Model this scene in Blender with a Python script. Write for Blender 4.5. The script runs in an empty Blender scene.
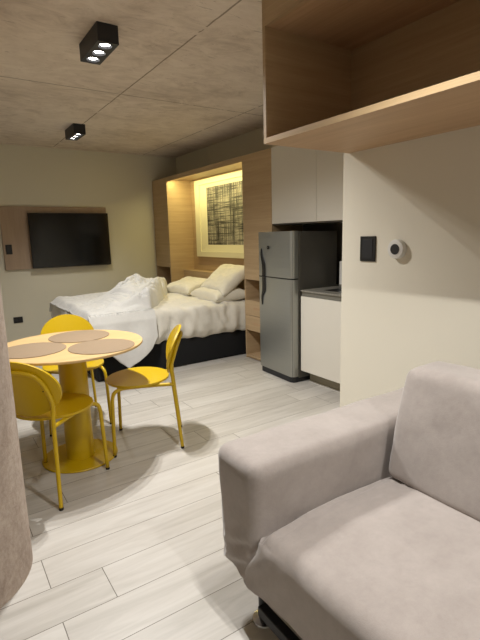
import bpy, bmesh, math, random
from mathutils import Vector, Matrix, noise
random.seed(7)
scene = bpy.context.scene
C = scene.collection
PI = math.pi
V = Vector

# ------------------------------------------------------------------ helpers
def tag(o, label=None, cat=None, group=None, kind=None):
    if label: o['label'] = label
    if cat: o['category'] = cat
    if group: o['group'] = group
    if kind: o['kind'] = kind
    return o

def empty(name, loc, rz=0.0):
    o = bpy.data.objects.new(name, None)
    o.empty_display_size = 0.1
    o.location = loc
    o.rotation_euler = (0, 0, rz)
    C.objects.link(o)
    return o

def obj(name, bm, mat, parent=None, smooth=False, auto=None, world=True):
    me = bpy.data.meshes.new(name)
    bmesh.ops.recalc_face_normals(bm, faces=bm.faces)
    bm.to_mesh(me); bm.free()
    if smooth or auto:
        for p in me.polygons: p.use_smooth = True
    if auto:
        me.set_sharp_from_angle(angle=math.radians(auto))
    me.materials.append(mat)
    o = bpy.data.objects.new(name, me)
    C.objects.link(o)
    if parent is not None:
        o.parent = parent
        if world:
            M = Matrix.Translation(parent.location) @ parent.rotation_euler.to_matrix().to_4x4()
            p = parent.parent
            if p is not None and p.type == 'EMPTY':
                M = (Matrix.Translation(p.location) @ p.rotation_euler.to_matrix().to_4x4())
            if parent.type == 'MESH':
                M = Matrix.Identity(4)
                if parent.parent is not None:
                    # parent mesh lives in world coordinates
                    M = Matrix.Identity(4)
            o.matrix_parent_inverse = M.inverted()
    return o

def struct(name, bm, mat, auto=None):
    o = obj(name, bm, mat, auto=auto)
    o['kind'] = 'structure'
    return o

def add_box(bm, x0, x1, y0, y1, z0, z1, bev=0.0, seg=2):
    r = bmesh.ops.create_cube(bm, size=1.0)
    vs = r['verts']
    for v in vs:
        v.co = V((x0 + (v.co.x + .5) * (x1 - x0), y0 + (v.co.y + .5) * (y1 - y0), z0 + (v.co.z + .5) * (z1 - z0)))
    if bev > 0:
        es = list({e for v in vs for e in v.link_edges})
        bmesh.ops.bevel(bm, geom=es, offset=bev, segments=seg, profile=.5, affect='EDGES', clamp_overlap=True)
    return bm

def box(x0, x1, y0, y1, z0, z1, bev=0.0, seg=2):
    return add_box(bmesh.new(), x0, x1, y0, y1, z0, z1, bev, seg)

def add_tube(bm, pts, r, n=12, caps=True):
    pts = [V(p) for p in pts]
    rings = []
    T = (pts[1] - pts[0]).normalized()
    up = V((0, 0, 1)) if abs(T.z) < .9 else V((1, 0, 0))
    N = T.cross(up).normalized()
    for i, p in enumerate(pts):
        if i == 0: t = (pts[1] - pts[0]).normalized()
        elif i == len(pts) - 1: t = (pts[-1] - pts[-2]).normalized()
        else: t = ((pts[i + 1] - p).normalized() + (p - pts[i - 1]).normalized()).normalized()
        N = (N - t * N.dot(t)).normalized()
        B = t.cross(N)
        rr = r[i] if isinstance(r, (list, tuple)) else r
        rings.append([bm.verts.new(p + (N * math.cos(2 * PI * k / n) + B * math.sin(2 * PI * k / n)) * rr) for k in range(n)])
    for a, b in zip(rings, rings[1:]):
        for k in range(n):
            bm.faces.new((a[k], a[(k + 1) % n], b[(k + 1) % n], b[k]))
    if caps:
        bm.faces.new(rings[0][::-1]); bm.faces.new(rings[-1])
    return bm

def smooth_path(pts, sub=6):
    pts = [V(p) for p in pts]
    P = [pts[0]] + pts + [pts[-1]]
    out = []
    for i in range(1, len(P) - 2):
        p0, p1, p2, p3 = P[i - 1], P[i], P[i + 1], P[i + 2]
        for k in range(sub):
            t = k / sub
            out.append(.5 * ((2 * p1) + (p2 - p0) * t + (2 * p0 - 5 * p1 + 4 * p2 - p3) * t * t + (3 * p1 - p0 - 3 * p2 + p3) * t ** 3))
    out.append(pts[-1])
    return out

def add_lathe(bm, prof, cx, cy, n=64, cap=True):
    rings = []
    for r, z in prof:
        rings.append([bm.verts.new((cx + r * math.cos(2 * PI * k / n), cy + r * math.sin(2 * PI * k / n), z)) for k in range(n)])
    for a, b in zip(rings, rings[1:]):
        for k in range(n):
            bm.faces.new((a[k], a[(k + 1) % n], b[(k + 1) % n], b[k]))
    if cap:
        bm.faces.new(rings[0][::-1]); bm.faces.new(rings[-1])
    return bm

def add_cyl(bm, a, b, r, n=24):
    return add_tube(bm, [a, b], r, n)

def fbm(p, o=3):
    s, a = 0, 1
    for i in range(o):
        s += a * noise.noise(p * (2 ** i)); a *= .5
    return s

def softbox(x0, x1, y0, y1, z0, z1, r, step=.03, disp=None, flat=False):
    """rounded box with an even grid on every face; disp(co, normal) -> offset vector"""
    bm = bmesh.new()
    c = V(((x0 + x1) / 2, (y0 + y1) / 2, (z0 + z1) / 2))
    h = V(((x1 - x0) / 2, (y1 - y0) / 2, (z1 - z0) / 2))
    def pts(hh):
        inner = max(2, int(2 * (hh - r) / step))
        k = 5
        a = [-hh + r * (1 - math.cos(PI / 2 * i / k)) for i in range(k)]
        m = [-(hh - r) + 2 * (hh - r) * i / inner for i in range(inner + 1)]
        return a + m + [-v for v in reversed(a)]
    G = [pts(h.x), pts(h.y), pts(h.z)]
    cache = {}
    def vert(i, j, k):
        key = (i, j, k)
        if key not in cache:
            p = V((G[0][i], G[1][j], G[2][k]))
            q = V([max(-(h[a] - r), min(h[a] - r, p[a])) for a in range(3)])
            if flat and p.z < 0: q.z = p.z
            d = p - q
            nn = d.normalized() if d.length > 1e-9 else V((0, 0, 1))
            co = c + q + nn * r if d.length > 1e-9 else c + p
            if disp: co = co + disp(co, nn)
            cache[key] = bm.verts.new(co)
        return cache[key]
    n = [len(g) - 1 for g in G]
    for ax in range(3):
        a, b = [t for t in range(3) if t != ax]
        for side in (0, n[ax]):
            for i in range(n[a]):
                for j in range(n[b]):
                    idx = []
                    for di, dj in ((0, 0), (1, 0), (1, 1), (0, 1)):
                        t = [0, 0, 0]; t[ax] = side; t[a] = i + di; t[b] = j + dj
                        idx.append(vert(*t))
                    bm.faces.new(idx)
    return bm

# ------------------------------------------------------------------ materials
def lin(c):
    return tuple(((v / 255) / 12.92 if v / 255 <= .04045 else ((v / 255 + .055) / 1.055) ** 2.4) for v in c) + (1,)

class NT:
    def __init__(s, name):
        s.m = bpy.data.materials.new(name); s.m.use_nodes = True
        s.t = s.m.node_tree; s.b = s.t.nodes['Principled BSDF']
    def n(s, typ, **kw):
        x = s.t.nodes.new(typ)
        for k, v in kw.items(): setattr(x, k, v)
        return x
    def l(s, a, b): s.t.links.new(a, b)
    def coords(s, scale=(1, 1, 1), loc=(0, 0, 0), kind='Object', rot=(0, 0, 0)):
        tc = s.n('ShaderNodeTexCoord'); mp = s.n('ShaderNodeMapping')
        mp.inputs['Scale'].default_value = scale; mp.inputs['Location'].default_value = loc; mp.inputs['Rotation'].default_value = rot
        s.l(tc.outputs[kind], mp.inputs[0]); return mp.outputs[0]
    def noise(s, vec, sc=5, det=4, rough=.6, dist=0):
        x = s.n('ShaderNodeTexNoise'); x.inputs['Scale'].default_value = sc; x.inputs['Detail'].default_value = det
        x.inputs['Roughness'].default_value = rough; x.inputs['Distortion'].default_value = dist
        s.l(vec, x.inputs['Vector']); return x.outputs[0]
    def ramp(s, fac, stops):
        x = s.n('ShaderNodeValToRGB'); cr = x.color_ramp
        while len(cr.elements) < len(stops): cr.elements.new(.5)
        for e, (p, c) in zip(cr.elements, stops): e.position = p; e.color = c
        s.l(fac, x.inputs[0]); return x.outputs[0]
    def math(s, op, a, b=None, c=None):
        x = s.n('ShaderNodeMath', operation=op)
        for i, v in enumerate((a, b, c)):
            if v is None: continue
            if isinstance(v, (int, float)): x.inputs[i].default_value = v
            else: s.l(v, x.inputs[i])
        return x.outputs[0]
    def mix(s, fac, a, b, blend='MIX'):
        x = s.n('ShaderNodeMix', data_type='RGBA', blend_type=blend)
        for inp, v in ((x.inputs[0], fac), (x.inputs[6], a), (x.inputs[7], b)):
            if isinstance(v, (int, float, tuple)): inp.default_value = v
            else: s.l(v, inp)
        return x.outputs[2]
    def bump(s, h, strength=.2, dist=.01):
        x = s.n('ShaderNodeBump'); x.inputs['Strength'].default_value = strength; x.inputs['Distance'].default_value = dist
        s.l(h, x.inputs['Height']); s.l(x.outputs[0], s.b.inputs['Normal'])
    def set(s, color=None, rough=None, metal=None, **kw):
        if color is not None:
            if isinstance(color, tuple): s.b.inputs['Base Color'].default_value = color
            else: s.l(color, s.b.inputs['Base Color'])
        if rough is not None:
            if isinstance(rough, (int, float)): s.b.inputs['Roughness'].default_value = rough
            else: s.l(rough, s.b.inputs['Roughness'])
        if metal is not None: s.b.inputs['Metallic'].default_value = metal
        for k, v in kw.items(): s.b.inputs[k].default_value = v
        return s.m

def paint(name, rgb, rough=.6, var=.03, bump=.05, metal=0, sc=60):
    t = NT(name); v = t.coords()
    nz = t.noise(v, sc, 3)
    c = lin(rgb); c2 = tuple(min(1, x * (1 - var * 2)) for x in c[:3]) + (1,)
    t.set(t.mix(nz, c2, c), rough, metal)
    if bump: t.bump(nz, bump, .002)
    return t.m

def wood(name, dark, light, scale, rough=.5, seed=0):
    t = NT(name)
    v = t.coords(scale, (seed, seed * .7, seed * 1.3))
    broad = t.noise(v, 1.0, 5, .6, .6)
    v2 = t.coords(tuple(a * 3.2 if a > 8 else a * 1.5 for a in scale), (seed + 5, 0, 0))
    fine = t.noise(v2, 2.0, 6, .7)
    f = t.math('ADD', t.math('MULTIPLY', broad, .62), t.math('MULTIPLY', fine, .38))
    col = t.ramp(f, [(.34, lin(dark)), (.52, tuple((a + b) / 2 for a, b in zip(lin(dark), lin(light)))), (.66, lin(light))])
    t.set(col, rough)
    t.bump(fine, .08, .002)
    return t.m

M = {}
M['wall'] = paint('wall_paint', (212, 207, 190), .85, .015, .06, sc=90)
M['wall_white'] = paint('partition_paint', (222, 216, 200), .85, .015, .05, sc=90)
M['wood_y'] = wood('oak_veneer_horizontal', (172, 146, 112), (194, 168, 132), (1.2, 1.2, 26))
M['wood_shelf'] = wood('oak_veneer_shelf', (174, 142, 108), (196, 164, 128), (24, 1.1, 24), seed=3)
M['wood_board'] = wood('oak_veneer_board', (152, 130, 110), (168, 146, 124), (14, 14, 1.2), seed=8)
M['wood_edge'] = wood('oak_edging', (190, 162, 122), (206, 178, 138), (24, 1.1, 24), seed=2)
M['wood_table'] = wood('oak_table_top', (196, 162, 112), (214, 184, 134), (3, 22, 22), .4, seed=4)
M['yellow'] = paint('mustard_lacquer', (196, 163, 4), .38, .03, .02)
M['mat'] = paint('woven_mat', (146, 125, 100), .85, .10, .4, sc=350)
M['black'] = paint('black_plastic', (16, 16, 17), .45, .02, .02)
M['blackmatt'] = paint('black_matt_metal', (30, 31, 35), .5, .03, .02)
M['rubber'] = paint('dark_rubber', (40, 34, 20), .8, .02, 0)
M['white'] = paint('white_plastic', (215, 213, 208), .4, .01, 0)
M['cab_white'] = paint('white_laminate', (222, 217, 206), .45, .01, .01)
M['gap_shade'] = paint('gap_shade_brown', (84, 78, 68), .7, .03, 0)  # shade of the gap above the fridge, put into the colour
M['grey_alu'] = paint('grey_aluminium', (138, 136, 128), .4, .02, 0, .5)
M['plinth'] = paint('beige_plinth', (150, 142, 122), .5, .02, 0)
M['steel'] = paint('steel', (190, 190, 190), .2, .02, 0, 1)
M['bedbase'] = paint('black_bed_fabric', (8, 9, 12), .9, .1, .2, sc=300)
M['picture_frame'] = paint('cream_frame', (232, 226, 196), .5, .01, .01)

t = NT('screen_glass'); M['screen'] = t.set(lin((9, 10, 12)), .12, 0); 

# brushed steel fridge
t = NT('brushed_steel_door'); v = t.coords((1.5, 1.5, 120)); nz = t.noise(v, 2, 3)
M['fridge'] = t.set(t.mix(nz, lin((158, 160, 156)), lin((172, 173, 168))), t.math('ADD', t.math('MULTIPLY', nz, .12), .32), .75)
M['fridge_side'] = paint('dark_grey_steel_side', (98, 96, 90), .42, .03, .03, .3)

# counter speckled stone
t = NT('dark_stone'); nz = t.noise(t.coords(), 160, 2); M['stone'] = t.set(t.ramp(nz, [(.4, lin((118, 114, 106))), (.65, lin((150, 146, 136)))]), .3)

# linen
def fabric(name, c1, c2, wscale=260, rough=.95, big=3.0, sheen=.3, bstr=.25):
    t = NT(name); v = t.coords()
    fine = t.noise(v, wscale, 2); b = t.noise(v, big, 5, .6); mid = t.noise(v, 34, 5, .75)
    f = t.math('ADD', t.math('MULTIPLY', b, .5), t.math('ADD', t.math('MULTIPLY', mid, .3), t.math('MULTIPLY', fine, .2)))
    t.set(t.ramp(f, [(.36, lin(c1)), (.64, lin(c2))]), rough)
    t.b.inputs['Sheen Weight'].default_value = sheen
    t.bump(t.math('ADD', t.math('MULTIPLY', fine, .6), t.math('MULTIPLY', mid, 1.0)), bstr, .003)
    return t.m
M['linen'] = fabric('white_linen', (205, 200, 188), (222, 217, 205), 400, bstr=.15)
M['duvet'] = fabric('white_duvet_cotton', (196, 194, 190), (212, 210, 205), 400, bstr=.15)
M['pillow'] = fabric('ivory_pillow_cotton', (216, 210, 194), (228, 223, 208), 400, bstr=.12)
M['sofa'] = fabric('greige_suede', (156, 146, 140), (176, 166, 160), 420, big=6, sheen=.5, bstr=.3)

# concrete ceiling: board marks, joints of the formwork panels, small stains
t = NT('formwork_concrete')
v = t.coords()
vb = t.coords((1.0, 1.7, 1)); grain = t.noise(vb, 3.6, 9, .74, 1.6)
cloud = t.noise(v, 1.3, 4); streak = t.noise(t.coords((3, 14, 1), (2, 1, 0)), 2.0, 4, .6, 1.5)
f = t.math('ADD', t.math('MULTIPLY', grain, .5), t.math('MULTIPLY', cloud, .5))
col = t.ramp(f, [(.35, lin((182, 166, 150))), (.5, lin((212, 198, 182))), (.66, lin((228, 216, 201)))])
spots = t.math('GREATER_THAN', streak, .66)
col = t.mix(t.math('MULTIPLY', spots, .40), col, lin((124, 102, 82)))
speck = t.math('GREATER_THAN', t.noise(t.coords((9, 26, 1), (1, 5, 0)), 1.6, 5, .7, 1.0), .69)
col = t.mix(t.math('MULTIPLY', speck, .55), col, lin((120, 96, 76)))
sx = t.n('ShaderNodeSeparateXYZ'); t.l(v, sx.inputs[0])
wob = t.math('MULTIPLY', t.math('SUBTRACT', t.noise(v, 6, 3), .5), .012)
def joint(sig, off, per, w):
    a = t.math('ADD', t.math('SUBTRACT', sig, off), wob)
    m = t.math('ABSOLUTE', t.math('SUBTRACT', t.math('FRACT', t.math('ADD', t.math('DIVIDE', a, per), .5)), .5))
    return t.math('LESS_THAN', m, w / per / 2)
j = t.math('MAXIMUM', joint(sx.outputs[0], 1.515, 1.285, .012), joint(sx.outputs[1], 4.06, 2.60, .012))
breakup = t.math('GREATER_THAN', t.noise(v, 9, 3), .40)
j = t.math('MULTIPLY', j, breakup)
col = t.mix(t.math('MULTIPLY', j, .7), col, lin((104, 86, 64)))
t.set(col, .9); t.bump(t.math('SUBTRACT', grain, j), .4, .008)
M['ceiling'] = t.m
# column concrete
t = NT('column_concrete'); v = t.coords()
g = t.noise(t.coords((4, 4, 2)), 2, 7, .7, .5); sp = t.noise(v, 45, 4, .7)
col = t.ramp(t.math('ADD', t.math('MULTIPLY', g, .6), t.math('MULTIPLY', sp, .4)), [(.36, lin((146, 129, 116))), (.5, lin((170, 154, 141))), (.66, lin((190, 176, 163)))])
t.set(col, .9); t.bump(sp, .35, .008); M['column'] = t.m

# plank floor
t = NT('plank_tile_floor'); v = t.coords()
sx = t.n('ShaderNodeSeparateXYZ'); t.l(v, sx.inputs[0]); X, Y = sx.outputs[0], sx.outputs[1]
W, Lp = .2026, 1.2
ry = t.math('DIVIDE', t.math('SUBTRACT', Y, 1.409 - 40 * W), W)
row = t.math('FLOOR', ry); fy = t.math('FRACT', ry)
m4 = t.math('MODULO', row, 4.0)
e1 = t.math('COMPARE', m4, 1.0, .1); e3 = t.math('COMPARE', m4, 3.0, .1)
off = t.math('ADD', t.math('ADD', .241 - 12, t.math('MULTIPLY', e1, .209)), t.math('MULTIPLY', e3, -.172))
rx = t.math('DIVIDE', t.math('SUBTRACT', X, off), Lp)
fx = t.math('FRACT', rx); colm = t.math('FLOOR', rx)
ey = t.math('MINIMUM', fy, t.math('SUBTRACT', 1, fy)); ex = t.math('MINIMUM', fx, t.math('SUBTRACT', 1, fx))
gl = t.math('MAXIMUM', t.math('LESS_THAN', ey, .0016 / W), t.math('LESS_THAN', ex, .0018 / Lp))
cmb = t.n('ShaderNodeCombineXYZ'); t.l(row, cmb.inputs[0]); t.l(colm, cmb.inputs[1])
wn = t.n('ShaderNodeTexWhiteNoise', noise_dimensions='3D'); t.l(cmb.outputs[0], wn.inputs['Vector'])
# grain shifted per plank
sh = t.n('ShaderNodeVectorMath', operation='SCALE'); t.l(wn.outputs['Color'], sh.inputs[0]); sh.inputs['Scale'].default_value = 20
ad = t.n('ShaderNodeVectorMath', operation='ADD'); t.l(v, ad.inputs[0]); t.l(sh.outputs[0], ad.inputs[1])
mp = t.n('ShaderNodeMapping'); mp.inputs['Scale'].default_value = (1.1, 9, 1); t.l(ad.outputs[0], mp.inputs[0])
gr = t.noise(mp.outputs[0], 1.6, 6, .62, .9)
tone = t.math('ADD', t.math('MULTIPLY', gr, .8), t.math('MULTIPLY', wn.outputs[0], .2))
col = t.ramp(tone, [(.30, lin((168, 163, 155))), (.5, lin((186, 181, 174))), (.7, lin((198, 194, 188)))])
col = t.mix(gl, col, lin((104, 97, 88)))
t.set(col, t.math('ADD', .36, t.math('MULTIPLY', gr, .15)))
t.bump(t.math('SUBTRACT', t.math('MULTIPLY', gr, .3), gl), .15, .004)
M['floor'] = t.m

# woven art
t = NT('woven_line_art'); 
def lines(sc, axis, thr, seed):
    s = (sc, sc, sc)
    vv = t.coords((1, sc if axis == 'y' else 2.2, sc if axis == 'z' else 2.2), (seed, seed * 1.7, seed * .3))
    return t.noise(vv, 1.0, 3, .7)
vl = lines(95, 'y', .5, 1.0); hl = t.math('MULTIPLY', lines(80, 'z', .5, 4.0), .96)
wash = t.noise(t.coords((1, 2, 2)), 2.2, 3)
a = t.math('SUBTRACT', vl, t.math('MULTIPLY', t.math('SUBTRACT', wash, .5), .25))
b = t.math('SUBTRACT', hl, t.math('MULTIPLY', t.math('SUBTRACT', wash, .5), .25))
mx = t.math('MAXIMUM', a, b)
t.set(t.ramp(mx, [(.44, lin((180, 174, 158))), (.53, lin((104, 101, 94))), (.62, lin((26, 25, 24)))]), .6)
M['art'] = t.m

def emis(name, rgb, s):
    t = NT(name); t.set(lin(rgb), .4); t.b.inputs['Emission Color'].default_value = lin(rgb); t.b.inputs['Emission Strength'].default_value = s
    return t.m
M['led'] = emis('lit_led', (255, 250, 240), 40)
M['strip'] = emis('lit_strip', (255, 224, 130), 6)

# ------------------------------------------------------------------ setting
ZC = 2.62; YF = 6.75; XR = 3.34; XP = 2.10; YB = -2.2; XL = -2.4
struct('floor', box(XL - .1, XR + .1, YB - .1, YF + .1, -.06, 0), M['floor'])
struct('ceiling', box(XL - .1, XR + .1, YB - .1, YF + .1, ZC, ZC + .08), M['ceiling'])
struct('wall_far', box(XL - .1, XR + .1, YF, YF + .1, 0, ZC), M['wall'])
struct('wall_right', box(XR, XR + .1, 2.02, YF, 0, ZC), M['wall'])
struct('wall_partition', box(XP, XR + .1, YB, 2.02, 0, ZC, .004, 1), M['wall_white'])
struct('wall_left', box(XL - .1, XL, YB, YF, 0, ZC), M['wall'])
struct('wall_back', box(XL - .1, XP, YB - .1, YB, 0, ZC), M['wall'])
bm = bmesh.new(); add_lathe(bm, [(.359, 0), (.359, ZC)], -.14, 2.12, 96)
tag(obj('column', bm, M['column'], auto=40), 'round raw concrete column standing at the left edge by the dining table', 'column')

# ------------------------------------------------------------------ ceiling lamps
def make_lamp(loc):
    root = empty('ceiling_spotlight', loc)
    # local coordinates, z = 0 at the ceiling; three deep round wells in the underside
    w, l, h, dp, rc, n = .0625, .185, .102, .016, .040, 32
    bm = bmesh.new()
    add_box(bm, -w, w, -l, l, -h + .002, 0, .0015, 1)
    bm.normal_update()
    bmesh.ops.delete(bm, geom=[f for f in bm.faces if f.normal.z < -.9], context='FACES')
    edges = [-l, -.06, .06, l]
    for k in (-1, 0, 1):
        cy = k * .12; ya, yb = edges[k + 1], edges[k + 2]
        inner, outer, deep = [], [], []
        for i in range(n):
            a = 2 * PI * (i + .5) / n; c, sn = math.cos(a), math.sin(a)
            inner.append(bm.verts.new((rc * c, cy + rc * sn, -h)))
            deep.append(bm.verts.new((rc * .8 * c, cy + rc * .8 * sn, -h + dp)))
            ty = (yb - cy) / sn if sn > 1e-6 else (ya - cy) / sn if sn < -1e-6 else 1e9
            tx = w / abs(c) if abs(c) > 1e-6 else 1e9
            t = min(tx, ty); outer.append(bm.verts.new((t * c, cy + t * sn, -h)))
        for i in range(n):
            j = (i + 1) % n
            bm.faces.new((inner[i], inner[j], outer[j], outer[i])); bm.faces.new((inner[i], deep[i], deep[j], inner[j]))
            if abs(outer[i].co.x - outer[j].co.x) > 1e-5 and abs(outer[i].co.y - outer[j].co.y) > 1e-5:
                cx_ = w if outer[i].co.x + outer[j].co.x > 0 else -w
                cyy = yb if outer[i].co.y + outer[j].co.y > 2 * cy else ya
                q = bm.verts.new((cx_, cyy, -h)); bm.faces.new((outer[i], outer[j], q))
        bm.faces.new(deep)
    for x0, x1, y0, y1 in ((-w, w, -l, -l), (-w, w, l, l), (-w, -w, -l, l), (w, w, -l, l)):
        vs_ = [bm.verts.new(p) for p in ((x0, y0, -h), (x1, y1, -h), (x1, y1, -h + .004), (x0, y0, -h + .004))]
        bm.faces.new(vs_)
    obj('housing', bm, M['blackmatt'], root, world=False)
    for k in (-1, 0, 1):
        b3 = bmesh.new(); add_lathe(b3, [(rc * .78, -h + dp - .001), (rc * .72, -h + dp - .005), (rc * .3, -h + dp - .008), (.001, -h + dp - .009)], 0, k * .12, 32)
        o = obj('lamp_lens', b3, M['led'], root, smooth=True, world=False)
        o['label'] = 'lit white lens'
    return root
def copy_tree(o, parent=None):
    c = o.copy(); C.objects.link(c)
    if parent is not None: c.parent = parent
    for ch in list(o.children): copy_tree(ch, c)
    return c
lamp_pos = [(1.0, 3.0, ZC), (1.48, 5.44, ZC), (.97, .95, ZC), (.97, -1.1, ZC)]
SPOT_W = 46.0
l0 = make_lamp(lamp_pos[0])
tag(l0, 'black box ceiling spotlight with three lit lamps, the larger one nearest the camera', 'spotlight', 'black triple spotlights on the ceiling')
l1 = copy_tree(l0); l1.location = lamp_pos[1]
tag(l1, 'small far black triple spotlight on the ceiling, close to the television wall', 'spotlight')
l2 = copy_tree(l0); l2.location = lamp_pos[2]
tag(l2, 'black triple spotlight on the ceiling above the sofa, overhead of the camera', 'spotlight')
l3_fill = copy_tree(l0); l3_fill.location = lamp_pos[3]  # unseen lamp added behind the camera to fill the room with light
tag(l3_fill, 'unseen black triple spotlight added on the ceiling behind the camera as fill', 'spotlight')
for i, (x, y, z) in enumerate(lamp_pos):
    for k in (-1, 0, 1):
        ld = bpy.data.lights.new('spot_beam', 'SPOT')
        ld.energy = (106, 30, 42, 66)[i]; ld.color = (1, .985, .95); ld.spot_size = math.radians((152, 112, 108, 150)[i]); ld.spot_blend = (1, .9, .8, 1)[i]
        ld.shadow_soft_size = .009
        lo = bpy.data.objects.new('spot_beam', ld); lo.location = (x, y + k * .12, z - .112)
        C.objects.link(lo)

# ------------------------------------------------------------------ TV wall
root = empty('television_board', (1.475, YF, 1.028))
obj('board', box(.785, 2.17, YF - .028, YF - .001, 1.028, 1.85, .002, 1), M['wood_board'], root)
tag(root, 'oak veneer panel fixed on the far wall behind the television', 'wall panel')
root = empty('television', (1.67, 6.68, 1.03))
bm = box(1.11, 2.175, 6.665, 6.69, 1.035, 1.765, .003, 1)
obj('casing', bm, M['black'], root)
obj('screen', box(1.117, 2.168, 6.6635, 6.667, 1.048, 1.758), M['screen'], root)
obj('wall_mount', box(1.45, 1.9, 6.69, YF - .029, 1.25, 1.6), M['black'], root)
tag(root, 'large black flat screen television, switched off, on the far wall', 'television')
def wallplate(name, x0, x1, y, z0, z1, label, cat, holes=True):
    root = empty(name, ((x0 + x1) / 2, y, z0))
    obj('plate', box(x0, x1, y - .009, y - .0005, z0, z1, .002, 1), M['black'], root)
    cx = (x0 + x1) / 2; w = (x1 - x0)
    n = 2 if w > .09 else 1
    for k in range(n):
        c = x0 + w * (k + .5) / n
        obj('module', box(c - w / n * .38, c + w / n * .38, y - .012, y - .008, z0 + .02, z1 - .02, .0015, 1), M['blackmatt'], root)
    tag(root, label, cat)
wallplate('light_switch', .812, .887, YF - .028, 1.235, 1.36, 'small black switch plate on the wooden panel left of the television', 'switch')
wallplate('wall_socket', .81, .925, YF, .315, .395, 'black double power socket low on the far wall', 'socket')

# ------------------------------------------------------------------ bed niche cabinet
XF = 2.92; ZT = 2.25
tl = (6.232, YF - .002); tr = (3.78, 4.30)
nook_z = .935
root = empty('bedside_tower', (3.13, 6.5, 0))
def tower(root, y0, y1, drawers, nz):
    # upper closed body
    bm = bmesh.new(); add_box(bm, XF + .018, XR - .002, y0, y1, nz, ZT - .002)
    obj('upper_body', bm, M['wood_y'], root)
    obj('tall_door', box(XF, XF + .018, y0 + .001, y1 - .001, nz, ZT - .002, .001, 1), M['wood_y'], root)
    for a, b in ((y0, y0 + .018), (y1 - .018, y1)):
        obj('side_panel', box(XF, XR - .002, a, b, 0, nz), M['wood_y'], root)
    obj('back_panel', box(XR - .02, XR - .002, y0 + .018, y1 - .018, 0, nz), M['wood_y'], root)
    obj('shelf', box(XF + .004, XR - .02, y0 + .018, y1 - .018, .02, .04), M['wood_y'], root)
    obj('plinth', box(XF + .02, XR - .02, y0 + .018, y1 - .018, 0, .02), M['wood_y'], root)
    z0, z1 = .335, .685
    for k in range(2):
        a = z0 + k * (z1 - z0) / 2 + .002; b = z0 + (k + 1) * (z1 - z0) / 2 - .003
        d = obj('drawer', box(XF - .004, XR - .04, y0 + .02, y1 - .02, a, b, .0015, 1), M['wood_y'], root)
        obj('finger_slot', box(XF - .0048, XF - .003, y0 + .17, y1 - .17, (a + b) / 2 - .012, (a + b) / 2 + .012), M['wood_shelf'], d)
tower(root, tl[0], tl[1], True, nook_z + .03)
tag(root, 'oak bedside tower with open nook in the corner by the far wall', 'cabinet')
root = empty('bedside_tower', (3.13, 4.04, 0))
tower(root, tr[0], tr[1], True, nook_z - .02)
tag(root, 'oak bedside tower with open nook and two drawers, between bed and refrigerator', 'cabinet')
root = empty('niche_canopy', (3.1, 5.27, 2.21))
obj('canopy_board', box(XF, XR - .002, tr[1] + .001, tl[0] - .001, 2.21, ZT, .001, 1), M['wood_y'], root)
obj('front_lip', box(XF, XF + .016, tr[1] + .001, tl[0] - .001, 2.19, 2.21), M['wood_y'], root)
obj('light_strip', box(2.955, 2.967, tr[1] + .03, tl[0] - .03, 2.203, 2.2095), M['strip'], root)['label'] = 'glowing yellow light strip'
tag(root, 'oak board with warm light strip bridging the two towers over the bed', 'canopy')
ar = bpy.data.lights.new('strip_light', 'AREA'); ar.shape = 'RECTANGLE'; ar.size = .03; ar.size_y = tl[0] - tr[1] - .1; ar.energy = 16; ar.color = (1, .87, .38)
ao = bpy.data.objects.new('strip_light', ar); ao.location = (2.961, (tl[0] + tr[1]) / 2, 2.201); ao.rotation_euler = (0, math.radians(-22), 0); C.objects.link(ao)
tag(obj('niche_back_panel', box(XR - .03, XR - .002, tr[1] + .001, tl[0] - .001, .001, 2.205), M['wood_y']), 'oak back panel lining the bed niche behind the artwork', 'panel')
root = empty('headboard', (3.2, 5.27, 0))
obj('front_panel', box(3.13, 3.15, tr[1] + .002, tl[0] - .002, .001, .92, .002, 1), M['wood_y'], root)
obj('ledge', box(3.15, XR - .031, tr[1] + .002, tl[0] - .002, .895, .912, .001, 1), M['wood_y'], root)
tag(root, 'oak headboard with a narrow ledge behind the pillows', 'headboard')

# framed artwork: wide cream frame, bevelled inner edge, woven line picture
root = empty('framed_artwork', (XR - .04, 5.2, 1.12))
ya0, ya1, za0, za1 = 4.36, 6.06, 1.115, 2.185
yi0, yi1, zi0, zi1 = 4.50, 5.93, 1.19, 2.12
yp0, yp1, zp0, zp1 = 4.62, 5.75, 1.285, 2.07
def ring(bm, A, B, xa, xb):
    a = [bm.verts.new((xa, y, z)) for y, z in ((A[0], A[2]), (A[1], A[2]), (A[1], A[3]), (A[0], A[3]))]
    b = [bm.verts.new((xb, y, z)) for y, z in ((B[0], B[2]), (B[1], B[2]), (B[1], B[3]), (B[0], B[3]))]
    for k in range(4): bm.faces.new((a[k], a[(k + 1) % 4], b[(k + 1) % 4], b[k]))
    return b
bm = bmesh.new(); xw = XR - .031
A = (ya0, ya1, za0, za1); I = (yi0, yi1, zi0, zi1)
ring(bm, A, A, xw, xw - .035); ring(bm, A, I, xw - .035, xw - .035); ring(bm, I, I, xw - .035, xw - .020)
obj('frame', bm, M['picture_frame'], root)
bm = bmesh.new(); I2 = (yi0, yi1, zi0, zi1); P = (yp0, yp1, zp0, zp1)
ring(bm, I2, P, xw - .020, xw - .012); obj('mount_board', bm, M['picture_frame'], root)
obj('picture', box(xw - .0125, xw - .002, yp0, yp1, zp0, zp1), M['art'], root)
tag(root, 'large black and white woven line artwork in a cream frame inside the lit niche', 'picture')

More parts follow.
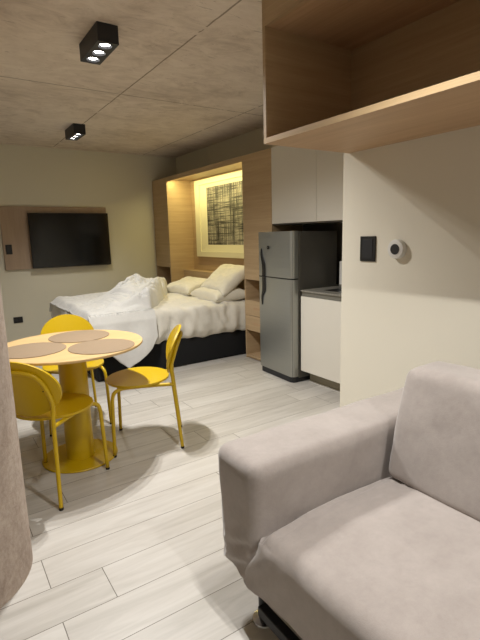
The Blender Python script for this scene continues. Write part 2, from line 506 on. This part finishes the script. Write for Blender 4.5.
# ------------------------------------------------------------------ bed
bx0, bx1, by0, by1 = 1.22, 3.10, 4.42, 6.06
root = empty('bed', (2.2, 5.2, 0))
obj('base', softbox(bx0, bx1, by0, by1, 0.005, .31, .02, .2), M['bedbase'], root, smooth=True)
def wr(co, n):
    k = fbm(co * 3.1, 3) * .014 + (1 - abs(noise.noise(V((co.x * 5 + co.z * 2 + noise.noise(co * 4), co.y * 3.5, co.z * 3)) * 1.5)) * 1.6) * .020 + .010 * noise.noise(V((co.x * 16 + co.y * 6, co.y * 9, co.z * 8)))
    if co.z < .36: k *= .5
    d = n * k
    # vertical tension folds on the near side
    if co.y < by0 + .03 and co.z < .62:
        d.y -= .022 * math.sin(co.x * 34 + 4 * noise.noise(co * 3)) * min(1, (.64 - co.z) * 3) * (.4 + max(0, noise.noise(V((co.x * 2.2, 1, 2))) + .3))
    # sheet hem sagging
    if co.z < .33 and n.z < .2: d.z -= .015 * noise.noise(V((co.x * 4, co.y * 4, 3)))
    return d
mt = obj('mattress', softbox(bx0 - .05, bx1 - .01, by0 - .035, by1, .30, .645, .07, .022, wr), M['linen'], root, smooth=True)
mt['label'] = 'mattress under an ivory fitted sheet'
tag(root, 'unmade double bed with ivory sheet on a black base', 'bed')

def sheet_bm(nx, ny, fn, thick=.0):
    bm = bmesh.new()
    g = [[bm.verts.new(fn(i / nx, j / ny)) for j in range(ny + 1)] for i in range(nx + 1)]
    for i in range(nx):
        for j in range(ny):
            bm.faces.new((g[i][j], g[i + 1][j], g[i + 1][j + 1], g[i][j + 1]))
    return bm
def sstep(a, b, x):
    t = max(0, min(1, (x - a) / (b - a))); return t * t * (3 - 2 * t)
def hang(x):
    P = [(1.05, .34), (1.26, .38), (1.36, .47), (1.48, .55), (1.62, .49), (1.80, .38), (1.9, .28), (2.8, .1)]
    for (a, p), (b, q) in zip(P, P[1:]):
        if x <= b: return p + (q - p) * max(0, (x - a) / (b - a))
    return P[-1][1]
zt = .655
def duv(u, v):
    # v: 0 = hem on the near side, 1 = far side
    y_line0, y_line1 = by0 - .055, by1 + .03
    L = y_line1 - y_line0
    hx = hang(1.16 + u * .75)
    s = v * (hx + L) - hx                       # arc length from the near top edge
    yy = y_line0 + max(s, 0)
    xr = 1.80 + .95 * max(0, (yy - 4.42) / 1.55) ** .9 + .05 * noise.noise(V((yy * 4, 2, 1)))
    xl = 1.155 + .03 * noise.noise(V((yy * 3, 5, 1))) + .10 * sstep(0, .5, -s)
    x = xl + u * (xr - xl)
    r = .07
    if s < 0:
        k = min(1, -s / (r * 1.2))
        y = y_line0 - .035 * k - .05 * sstep(0, .45, -s) + .018 * math.sin(x * 17 + 1.5) * sstep(0, .3, -s)
        z = zt + .02 + s
        y += .03 * noise.noise(V((x * 3.5, z * 3, 9))) * sstep(0, .2, -s)
        return V((x, y, z))
    y = y_line0 + s
    hgt = zt + .018 - .03 * (1 - sstep(0, .1, s))
    # main crumpled mound lies diagonally
    px, py = x - (1.70 + .38 * (y - 4.5)), y - 5.2
    mound = math.exp(-(px / .30) ** 2) * sstep(0.0, .75, s) * (1 - .75 * sstep(5.5, 6.0, y))
    hgt += .15 * mound + .055 * math.exp(-((s - .13 - .05 * noise.noise(V((x * 5, 3, 3)))) / .075) ** 2) * sstep(1.30, 1.5, x)
    q = V((x * 2.3 + .9 * noise.noise(V((x, y, 0)) * 2.2), y * 2.3 + .9 * noise.noise(V((y, x, 4)) * 2.2), 0))
    rid = 1 - abs(noise.noise(q * 1.9)) * 2.0
    rid2 = 1 - abs(noise.noise(q * 4.6 + V((7, 3, 1)))) * 2.0
    edge = sstep(.45, .9, u)
    amp = .12 + .88 * max(mound, edge * .8)
    hgt += amp * (.080 * max(rid, -.2) + .046 * rid2 + .018 * (1 - 2 * abs(noise.noise(q * 9)))) * sstep(0, .12, s)
    # rolled edge towards the pillows
    hgt += .055 * math.exp(-((u - .93) / .06) ** 2) * sstep(0, .2, s)
    hgt -= .10 * sstep(.96, 1.0, u) * sstep(0, .1, s) + (hgt - zt) * .8 * sstep(.95, 1.0, u)
    # foot end falls over the edge slightly
    hgt -= .06 * (1 - sstep(0, .07, u))
    if y > by1 - .04: hgt -= (y - by1 + .04) * 1.6
    return V((x, y, hgt))
bm = sheet_bm(150, 240, duv)
o = obj('duvet', bm, M['duvet'], smooth=True)
so = o.modifiers.new('thickness', 'SOLIDIFY'); so.thickness = .02; so.offset = 1
tag(o, 'crumpled white duvet pushed to the foot of the bed, hanging over its side', 'duvet')

def pillow_bm(w, d, h, seed, pinch=.12):
    bm = bmesh.new(); n = 40; top = {}; bot = {}
    for i in range(n + 1):
        for j in range(n + 1):
            u = -1 + 2 * i / n; v = -1 + 2 * j / n
            k = 1 - pinch * (1 - abs(u) ** 3) * abs(v) ** 4; m = 1 - pinch * (1 - abs(v) ** 3) * abs(u) ** 4
            x = u * w / 2 * m; y = v * d / 2 * k
            t = ((1 - u ** 4) * (1 - v ** 4)) ** .46
            wv = noise.noise(V((u * 2.2, v * 2.2, seed))) * .22 + noise.noise(V((u * 6, v * 6, seed))) * .08
            zz = h / 2 * t * (1 + wv)
            top[i, j] = bm.verts.new((x, y, zz))
            bot[i, j] = top[i, j] if i in (0, n) or j in (0, n) else bm.verts.new((x, y, -h / 2 * t * (1 - wv * .5)))
    for i in range(n):
        for j in range(n):
            bm.faces.new((top[i, j], top[i + 1, j], top[i + 1, j + 1], top[i, j + 1]))
            q = [bot[i, j + 1], bot[i + 1, j + 1], bot[i + 1, j], bot[i, j]]
            try: bm.faces.new(q)
            except ValueError: pass
    return bm
def put_pillow(w, d, h, seed, loc, rot, label):
    o = obj('pillow', pillow_bm(w, d, h, seed), M['pillow'], smooth=True)
    o.location = loc; o.rotation_euler = rot
    tag(o, label, 'pillow', 'pillows on the bed')
put_pillow(.46, .66, .16, 1, (2.84, 5.52, .75), (0, math.radians(-14), math.radians(5)), 'ivory pillow lying flat at the far side of the bed, beside the duvet')
put_pillow(.46, .74, .17, 3, (2.86, 4.77, .71), (0, math.radians(-4), math.radians(-3)), 'ivory pillow lying flat at the near edge of the bed, underneath the leaning one')
put_pillow(.50, .72, .17, 6, (2.935, 4.75, .885), (math.radians(0), math.radians(-38), math.radians(-6)), 'ivory pillow propped up against the headboard, topmost of the near pair')

# ------------------------------------------------------------------ kitchen
root = empty('wall_cabinet', (3.1, 3.1, 1.51))
zc0, zc1 = 1.510, 2.25
obj('carcass', box(XF + .02, XR - .002, 2.024, 3.778, zc0, zc1), M['cab_white'], root)
for a, b in ((3.13, 3.777), (2.48, 3.127), (2.026, 2.477)):
    obj('door', box(XF, XF + .019, a, b, zc0, zc1, .0015, 1), M['cab_white'], root)
obj('underside', box(XF + .01, XR - .002, 2.024, 3.778, zc0 - .012, zc0 - .0005), M['gap_shade'], root)  # sheet coloured dark for the shade below the white cabinet
tag(root, 'white handleless wall cabinet mounted above the refrigerator', 'cabinet')
tag(obj('splashback', box(XR - .012, XR - .001, 2.024, 3.775, .9, 1.495), M['gap_shade']), 'splashback panel between worktop and wall cabinet, gap shade painted into its brown', 'panel')

XB = 2.79
root = empty('base_cabinet', (3.05, 2.6, 0))
obj('carcass', box(XB + .02, XR - .002, 2.024, 3.187, .125, .880), M['cab_white'], root)
obj('door', box(XB, XB + .019, 2.60, 3.187, .125, .836, .0015, 1), M['cab_white'], root)
obj('door', box(XB, XB + .019, 2.026, 2.596, .125, .836, .0015, 1), M['cab_white'], root)
obj('grip_channel', box(XB + .012, XB + .0195, 2.026, 3.187, .838, .8795), M['grey_alu'], root)
obj('plinth', box(2.89, 2.91, 2.024, 3.17, 0, .125), M['plinth'], root)
obj('plinth_trim', box(2.882, 2.89, 2.024, 3.17, 0, .012), M['white'], root)
tag(root, 'white base cabinet with recessed grip, right of the refrigerator', 'cabinet')
tag(obj('worktop', box(XB - .006, XR - .013, 2.024, 3.186,   .8805, .896, .002, 1), M['stone']), 'grey stone worktop on the white base cabinet', 'worktop')
root = empty('kitchen_sink', (3.06, 2.72, .896))
obj('rim', box(2.90, 3.24, 2.42, 3.0, .8965, .9, .001, 1), M['steel'], root)
obj('basin', box(2.93, 3.21, 2.45, 2.97, .8985, .9005), M['black'], root)
tag(root, 'dark inset sink in the grey worktop', 'sink')
root = empty('water_purifier', (3.20, 3.07, .897))
bm = box(3.15, 3.26, 2.93, 3.06, .901, 1.145, .008, 2)
obj('body', bm, M['white'], root)
obj('base_band', box(3.148, 3.262, 2.928, 3.062, .9005, .93, .003, 1), M['grey_alu'], root)
tag(root, 'small white upright appliance on the worktop behind the wall edge', 'appliance')

# refrigerator (built about its own footprint centre, slightly turned)
root = empty('refrigerator', (2.995, 3.487, 0), math.radians(-3.0))
def rr_prism(bm, x0, x1, y0, y1, z0, z1, r0, bulge=.012, n=8):
    """front (low x) corners rounded and front face gently bowed"""
    pts = []
    for k in range(n + 1):
        a = PI / 2 * k / n
        pts.append((x0 + r0 - r0 * math.sin(a), y1 - r0 + r0 * math.cos(a)))
    for k in range(n + 1):
        a = PI / 2 * k / n
        pts.append((x0 + r0 - r0 * math.cos(a), y0 + r0 - r0 * math.sin(a)))
    yc = (y0 + y1) / 2; hw = (y1 - y0) / 2
    pts = [(x - bulge * max(0, 1 - ((y - yc) / hw) ** 2) if x < x0 + r0 else x, y) for x, y in pts]
    pts += [(x1, y0), (x1, y1)]
    lo = [bm.verts.new((x, y, z0)) for x, y in pts]; hi = [bm.verts.new((x, y, z1)) for x, y in pts]
    m = len(pts)
    for k in range(m): bm.faces.new((lo[k], lo[(k + 1) % m], hi[(k + 1) % m], hi[k]))
    bm.faces.new(lo[::-1]); bm.faces.new(hi)
    return bm
fw = .286
def fob(name, bm, m, p, **k): return obj(name, bm, m, p, world=False, **k)
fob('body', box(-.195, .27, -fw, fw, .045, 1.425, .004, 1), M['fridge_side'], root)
fz = .994
up = fob('freezer_door', rr_prism(bmesh.new(), -.27, -.200, -fw, fw, fz + .006, 1.43, .035), M['fridge'], root, auto=30)
dn = fob('fridge_door', rr_prism(bmesh.new(), -.27, -.200, -fw, fw, .06, fz - .006, .035), M['fridge'], root, auto=30)
fob('door_seal', box(-.262, -.196, -fw + .01, fw - .01, .062, 1.425), M['black'], root)
fob('foot_plinth', rr_prism(bmesh.new(), -.262, .2, -fw + .006, fw - .006, .004, .056, .05), M['blackmatt'], root, auto=30)
def handle(pts, ws, parent):
    bm = bmesh.new()
    P = smooth_path([V((0, y, z)) for y, z in pts], 6)
    Wd = smooth_path([V((w, 0, 0)) for w in ws], 6)
    f = []; b = []
    for p, w in zip(P, Wd):
        hw_ = max(.0012, w.x / 2)
        yy = p.y; 
        xs = -.27 - .012 * max(0, 1 - (yy / fw) ** 2)
        if abs(yy) > fw - .035:
            xs += .035 * (1 - math.sqrt(max(0, 1 - ((abs(yy) - fw + .035) / .035) ** 2)))
        f.append((bm.verts.new((xs - .006, yy - hw_, p.z)), bm.verts.new((xs - .006, yy + hw_, p.z))))
        b.append((bm.verts.new((xs + .008, yy - hw_, p.z)), bm.verts.new((xs + .008, yy + hw_, p.z))))
    for i in range(len(f) - 1):
        bm.faces.new((f[i][0], f[i][1], f[i + 1][1], f[i + 1][0]))
        bm.faces.new((f[i][0], f[i + 1][0], b[i + 1][0], b[i][0]))
        bm.faces.new((f[i][1], b[i][1], b[i + 1][1], f[i + 1][1]))
    bm.faces.new((f[0][0], b[0][0], b[0][1], f[0][1])); bm.faces.new((f[-1][0], f[-1][1], b[-1][1], b[-1][0]))
    fob('grip', bm, M['black'], parent)['label'] = 'black curved door grip'
hy = fw - .118
handle([(hy + .038, 1.27), (hy + .036, 1.21), (hy + .010, 1.14), (hy, 1.09), (hy, fz + .007)], [.006, .026, .044, .046, .046], up)
handle([(hy, fz - .007), (hy, .90), (hy + .004, .85), (hy + .033, .79), (hy + .038, .71)], [.046, .046, .044, .024, .006], dn)
bm = bmesh.new(); ring2 = .018
add_box(bm, -.2835, -.278, .085 - .016, .085 + .016, 1.265, 1.297, .002, 1)
e = fob('emblem', bm, M['black'], up)
fob('emblem_disc', add_tube(bmesh.new(), [(-.2835, .085, 1.281), (-.2845, .085, 1.281)], .009, 16), M['steel'], up)
tag(root, 'silver grey two door refrigerator with black curved grips', 'refrigerator')

# ------------------------------------------------------------------ open shelf cabinet above the sofa
xs0 = 1.48; ye = 1.975; zb0, zb1 = 1.858, 1.884; zt1 = 2.40; yS = -1.2
root = empty('overhead_cabinet', (1.8, .4, zb0))
th = .022
obj('bottom_panel', box(xs0 + .004, XP - .001, yS, ye, zb0, zb1), M['wood_shelf'], root)
obj('front_lip', box(xs0, xs0 + .004, yS, ye, zb0, zb1), M['wood_edge'], root)['label'] = 'pale oak edging strip'
obj('end_panel', box(xs0 + .0005, XP - .001, ye - th, ye - .0002, zb1, zt1 + .13), M['wood_y'], root)
obj('end_panel', box(xs0 + .0005, XP - .001, yS, yS + th, zb1, zt1 + .13), M['wood_y'], root)
obj('top_panel', box(xs0 + .02, XP - .001, yS + th, ye - th, zt1, zt1 + .02), M['wood_shelf'], root)
obj('back_panel', box(XP - .018, XP - .001, yS + th, ye - th, zb1, zt1), M['wood_y'], root)
obj('fascia', box(xs0 + .0005, xs0 + .02, yS + th, ye - th - .0005, zt1, ZC - .002), M['wood_y'], root)
obj('fascia', box(xs0 + .0005, XP - .001, ye - th, ye - .0002, zt1 + .13, ZC - .002), M['wood_y'], root)
tag(root, 'deep open oak overhead cabinet fixed to the wall above the sofa', 'cabinet')

# ------------------------------------------------------------------ wall switch and round sensor on the partition
root = empty('light_switch', (XP, 1.812, 1.23))
obj('plate', box(XP - .008, XP - .0005, 1.756, 1.868, 1.236, 1.381 - .002, .002, 1), M['black'], root)
obj('rocker', box(XP - .010, XP - .007, 1.775, 1.849, 1.252, 1.363, .001, 1), M['blackmatt'], root)
tag(root, 'black rectangular switch plate on the cream wall above the sofa arm', 'switch')
root = empty('thermostat', (XP, 1.605, 1.308))
cy_, cz_ = 1.605, 1.308
bm = add_tube(bmesh.new(), [(XP - .0005, cy_, cz_), (XP - .022, cy_, cz_), (XP - .028, cy_, cz_), (XP - .030, cy_, cz_)], [.052, .052, .049, .043], 48)
obj('housing', bm, M['white'], root, auto=35)
bm = add_tube(bmesh.new(), [(XP - .0295, cy_, cz_), (XP - .0325, cy_, cz_)], .028, 40)
obj('dial', bm, M['blackmatt'], root, auto=35)
tag(root, 'round white wall device with a dark grey centre, beside the black switch', 'thermostat')

# ------------------------------------------------------------------ table
TX, TY = .658, 2.935
root = empty('dining_table', (TX, TY, 0))
bm = add_lathe(bmesh.new(), [(.436, .741), (.442, .742), (.445, .745), (.445, .754), (.443, .757), (.0, .757)][:5], TX, TY, 96)
obj('tabletop', bm, M['wood_table'], root, auto=30)
bm = add_lathe(bmesh.new(), [(.088, .010), (.087, .03), (.086, .4), (.085, .732), (.18, .7335), (.18, .7405)], TX, TY, 64)
obj('pedestal', bm, M['yellow'], root, auto=30)
bm = add_lathe(bmesh.new(), [(.232, 0), (.235, .003), (.235, .008), (.232, .011)], TX, TY, 80)
obj('base_plate', bm, M['yellow'], root, auto=30)
tag(root, 'round dining table with pale oak top on a mustard pedestal', 'table')
mats = [((.765, 3.13), 'round taupe placemat at the far side of the table, toward the bed'),
        ((.428, 2.912), 'round taupe placemat at the left of the table, beside the column'),
        ((.795, 2.735), 'round taupe placemat at the right of the table, before the side chair')]
for (x, y), lb in mats:
    bm = add_lathe(bmesh.new(), [(.193, 0), (.196, .001), (.196, .003), (.193, .004)], 0, 0, 72)
    o = obj('placemat', bm, M['mat'], auto=30); o.location = (x, y, .7575)
    tag(o, lb, 'placemat', 'placemats on the dining table')

# ------------------------------------------------------------------ chairs (local: +x = facing)
def make_chair():
    root = empty('dining_chair', (0, 0, 0))
    # seat: round, slightly dished
    bm = bmesh.new(); n, mrings = 72, 10; R0 = .215
    def prof(rr, a):
        x = rr * R0 * math.cos(a) * .98; y = rr * R0 * 1.03 * math.sin(a)
        z = .474 - .010 * (1 - rr ** 2) - .006 * max(0, math.cos(a)) * rr ** 4
        return x, y, z
    for side, dz in ((0, 0), (1, -.013)):
        c = bm.verts.new((0, 0, .464 + dz)); prev = None
        for i in range(1, mrings + 1):
            rg = []
            for k in range(n):
                x, y, z = prof(i / mrings, 2 * PI * k / n); rg.append(bm.verts.new((x, y, z + dz)))
            if prev is None:
                for k in range(n): bm.faces.new((c, rg[k], rg[(k + 1) % n]))
            else:
                for k in range(n): bm.faces.new((prev[k], rg[k], rg[(k + 1) % n], prev[(k + 1) % n]))
            prev = rg
        if side == 0: rim = prev
        else:
            for k in range(n): bm.faces.new((rim[k], prev[k], prev[(k + 1) % n], rim[(k + 1) % n]))
    obj('seat', bm, M['yellow'], root, auto=40, world=False)
    # backrest: wide oval plate, curved around the sitter, leaning back
    bm = bmesh.new(); A_, B_ = .205, .165; zc = .650
    def bp(rr, a, off):
        y = A_ * rr * math.cos(a); h = B_ * rr * math.sin(a)
        curve = .045 * (y / A_) ** 2
        x = -.253 + curve - .27 * h - off
        return (x, y, zc + h * .97)
    for side, off in ((0, 0), (1, .013)):
        c = bm.verts.new(bp(0, 0, off)); prev = None
        for i in range(1, 9):
            rg = [bm.verts.new(bp(i / 8, 2 * PI * k / n, off)) for k in range(n)]
            if prev is None:
                for k in range(n): bm.faces.new((c, rg[k], rg[(k + 1) % n]))
            else:
                for k in range(n): bm.faces.new((prev[k], rg[k], rg[(k + 1) % n], prev[(k + 1) % n]))
            prev = rg
        if side == 0: rim = prev
        else:
            for k in range(n): bm.faces.new((rim[k], prev[k], prev[(k + 1) % n], rim[(k + 1) % n]))
    br = obj('backrest', bm, M['yellow'], root, auto=40, world=False)
    for y in (-.135, .135):
        for dz in (.0, -.03):
            x0 = -.265 + .045 * (y * .92 / .205) ** 2 - .27 * (.022 + dz) / .97 + .0185
            obj('screw', add_cyl(bmesh.new(), (x0 - .021, y * .92, .672 + dz), (x0 - .0165, y * .92, .672 + dz), .0035, 10), M['rubber'], br, world=False)
    R = .0118
    # rear hoop: both rear uprights joined behind the backrest
    def hp(h): return -.245 - .235 * h
    def hx_(y, z): return -.253 + .045 * (y / .205) ** 2 - .27 * (z - .65) / .97 - .013 - R * .95
    pts = [(-.236, .155, .435), (-.234, .156, .49), (hx_(.156, .56), .156, .56)] + [(hx_(y, z), y, z) for y, z in ((.152, .63), (.138, .69), (.105, .735), (.05, .752), (0, .754))]
    full = pts + [(x, -y, z) for x, y, z in reversed(pts[:-1])]
    obj('back_hoop', add_tube(bmesh.new(), smooth_path(full, 5), R, 12), M['yellow'], root, smooth=True, world=False)
    for s in (1, -1):
        obj('leg', add_tube(bmesh.new(), [(-.275, .178 * s, .012), (-.236, .155 * s, .436)], [R * .92, R], 12), M['yellow'], root, auto=40, world=False)
        obj('rubber_foot', add_tube(bmesh.new(), [(-.2755, .1787 * s, 0), (-.275, .178 * s, .014)], R * 1.02, 12), M['rubber'], root, auto=40, world=False)
        path = [(.165, .215 * s, .012), (.158, .206 * s, .30), (.154, .202 * s, .392), (.138, .194 * s, .430), (.100, .182 * s, .446), (.04, .168 * s, .448), (-.12, .158 * s, .448), (-.233, .155 * s, .446)]
        obj('leg', add_tube(bmesh.new(), smooth_path(path, 5), R, 12), M['yellow'], root, smooth=True, world=False)
        obj('rubber_foot', add_tube(bmesh.new(), [(.1653, .2152 * s, 0), (.165, .215 * s, .014)], R * 1.02, 12), M['rubber'], root, auto=40, world=False)
    return root
ch = make_chair()
def ang(fx, fy): return math.atan2(fy, fx)
places = [((1.075, 2.91), ang(-.91, .41), 'mustard yellow dining chair right of the table, seen side on, nearest the kitchen'),
          ((.478, 2.69), ang(.71, .70), 'mustard yellow dining chair beside the concrete column with its back to the camera'),
          ((.80, 3.52), ang(-.12, -1), 'mustard yellow dining chair behind the table, facing the camera, nearest the bed')]
for i, ((x, y), a, lb) in enumerate(places):
    o = ch if i == 0 else copy_tree(ch)
    o.location = (x, y, 0); o.rotation_euler = (0, 0, a)
    tag(o, lb, 'chair', 'yellow chairs around the dining table')

# ------------------------------------------------------------------ sofa
sx0, sx1 = .80, 1.93
root = empty('sofa', (1.35, .3, 0))
def sw(amp):
    def f(co, n): return n * (amp * fbm(co * 4.0, 3))
    return f
def seatd(co, n):
    d = n * (.006 * fbm(co * 4, 3))
    # crown of the cushion and soft front
    u = (co.x - sx0) / .8
    d.z += .018 * math.sin(PI * max(0, min(1, u))) if n.z > .5 else 0
    # crease folds by the arm
    dist = 1.12 - co.y
    if n.z > .3 and dist < .16:
        d.z += -.014 * (1 - dist / .16) + .007 * math.sin(dist * 120 + co.x * 6) * (1 - dist / .16)
    # fabric gathered at the front corner
    t = max(0, min(1, (.41 - co.z) / .21)); k = max(0, min(1, (co.y - .95) / .18)); f = max(0, 1 - (co.x - .78) / .15)
    d.y += .115 * t ** 1.3 * k * f
    d.x -= .018 * t * k
    q = max(0, 1 - (co - V((.79, 1.12, .30))).length / .2)
    d += n * (.007 * q * math.sin((co.z * .6 + co.y) * 75))
    return d
obj('seat_cushion', softbox(sx0 - .012, 1.80, -.75, 1.135, .20, .425, .055, .02, seatd, True), M['sofa'], root, smooth=True)
def armd(co, n):
    d = n * (.005 * fbm(co * 4, 3))
    t = max(0, min(1, (.63 - co.z) / .43))
    d.y += -.02 * t if n.y > 0 else 0
    d.x += .0 * t
    q = max(0, 1 - (co - V((.80, 1.22, .27))).length / .16)
    d += n * (.014 * q * math.sin((co.z + .5 * co.y) * 80))
    return d
obj('armrest', softbox(sx0 - .01, sx1 - .02, 1.135, 1.395, .20, .645, .045, .02, armd, True), M['sofa'], root, smooth=True)
obj('armrest', softbox(sx0, sx1 - .02, -1.0, -.752, .205, .632, .062, .04, sw(.005)), M['sofa'], root, smooth=True)
# back cushion leaning back: shear x with z
def backd(co, n):
    d = n * (.008 * fbm(co * 4.0, 3))
    d.x += (co.z - .42) * .24
    d += n * .012 * math.sin(PI * max(0, min(1, (co.z - .40) / .48))) if n.x < -.5 else V((0, 0, 0))
    return d
obj('backrest_cushion', softbox(1.410, 1.63, -.75, 1.105, .425, .868, .035, .022, backd), M['sofa'], root, smooth=True)
obj('back_frame', softbox(1.80, sx1, -.75, 1.13, .21, .60, .03, .1, None), M['sofa'], root, smooth=True)
obj('frame_rail', box(.815, .85, -.7, 1.165, .06, .10, .003, 1), M['blackmatt'], root)
obj('frame_rail', box(1.78, 1.81, -.7, 1.16, .15, .2, .003, 1), M['blackmatt'], root)
obj('frame_rail', box(.85, 1.78, 1.13, 1.17, .115, .2, .003, 1), M['blackmatt'], root)
for x, y in ((.862, 1.19), (1.80, 1.15), (.862, -.68), (1.80, -.68)):
    bm = add_tube(bmesh.new(), [(x, y, .012), (x, y, .205)], .02, 20)
    lg = obj('leg', bm, M['blackmatt'], root, auto=40)
    bm = add_lathe(bmesh.new(), [(.043, .0005), (.045, .003), (.043, .008), (.022, .013)], x, y, 28)
    g = obj('foot_glide', bm, M['steel'], lg, auto=40); g['label'] = 'round chrome foot glide'
tag(root, 'greige suede sofa with a thick padded arm, against the cream wall', 'sofa')

# ------------------------------------------------------------------ camera
yaw, pit, rol = math.radians(33.49595), math.radians(10.42714), math.radians(-1.44509)
cy, sy, cp, sp, cr, sr = math.cos(yaw), math.sin(yaw), math.cos(pit), math.sin(pit), math.cos(rol), math.sin(rol)
F = V((sy * cp, cy * cp, -sp)); Rt = V((cy, -sy, 0)); U = Rt.cross(F)
r_ = Rt * cr + U * sr; u_ = -Rt * sr + U * cr
cam = bpy.data.cameras.new('camera'); co = bpy.data.objects.new('camera', cam); C.objects.link(co)
mw = Matrix((( r_.x, u_.x, -F.x, 0), (r_.y, u_.y, -F.y, 0), (r_.z, u_.z, -F.z, 1.40), (0, 0, 0, 1)))
co.matrix_world = mw
cam.sensor_fit = 'VERTICAL'; cam.sensor_height = 24.0; cam.lens = 457.66 / 640 * 24.0
cam.clip_start = .05
scene.camera = co

w = bpy.data.worlds.new('world'); scene.world = w; w.use_nodes = True
w.node_tree.nodes['Background'].inputs[0].default_value = (1, .95, .85, 1)
w.node_tree.nodes['Background'].inputs[1].default_value = 0.02
vs = scene.view_settings
vs.view_transform = 'Standard'; vs.look = 'None'; vs.exposure = -0.2; vs.gamma = 1.0; vs.use_curve_mapping = False
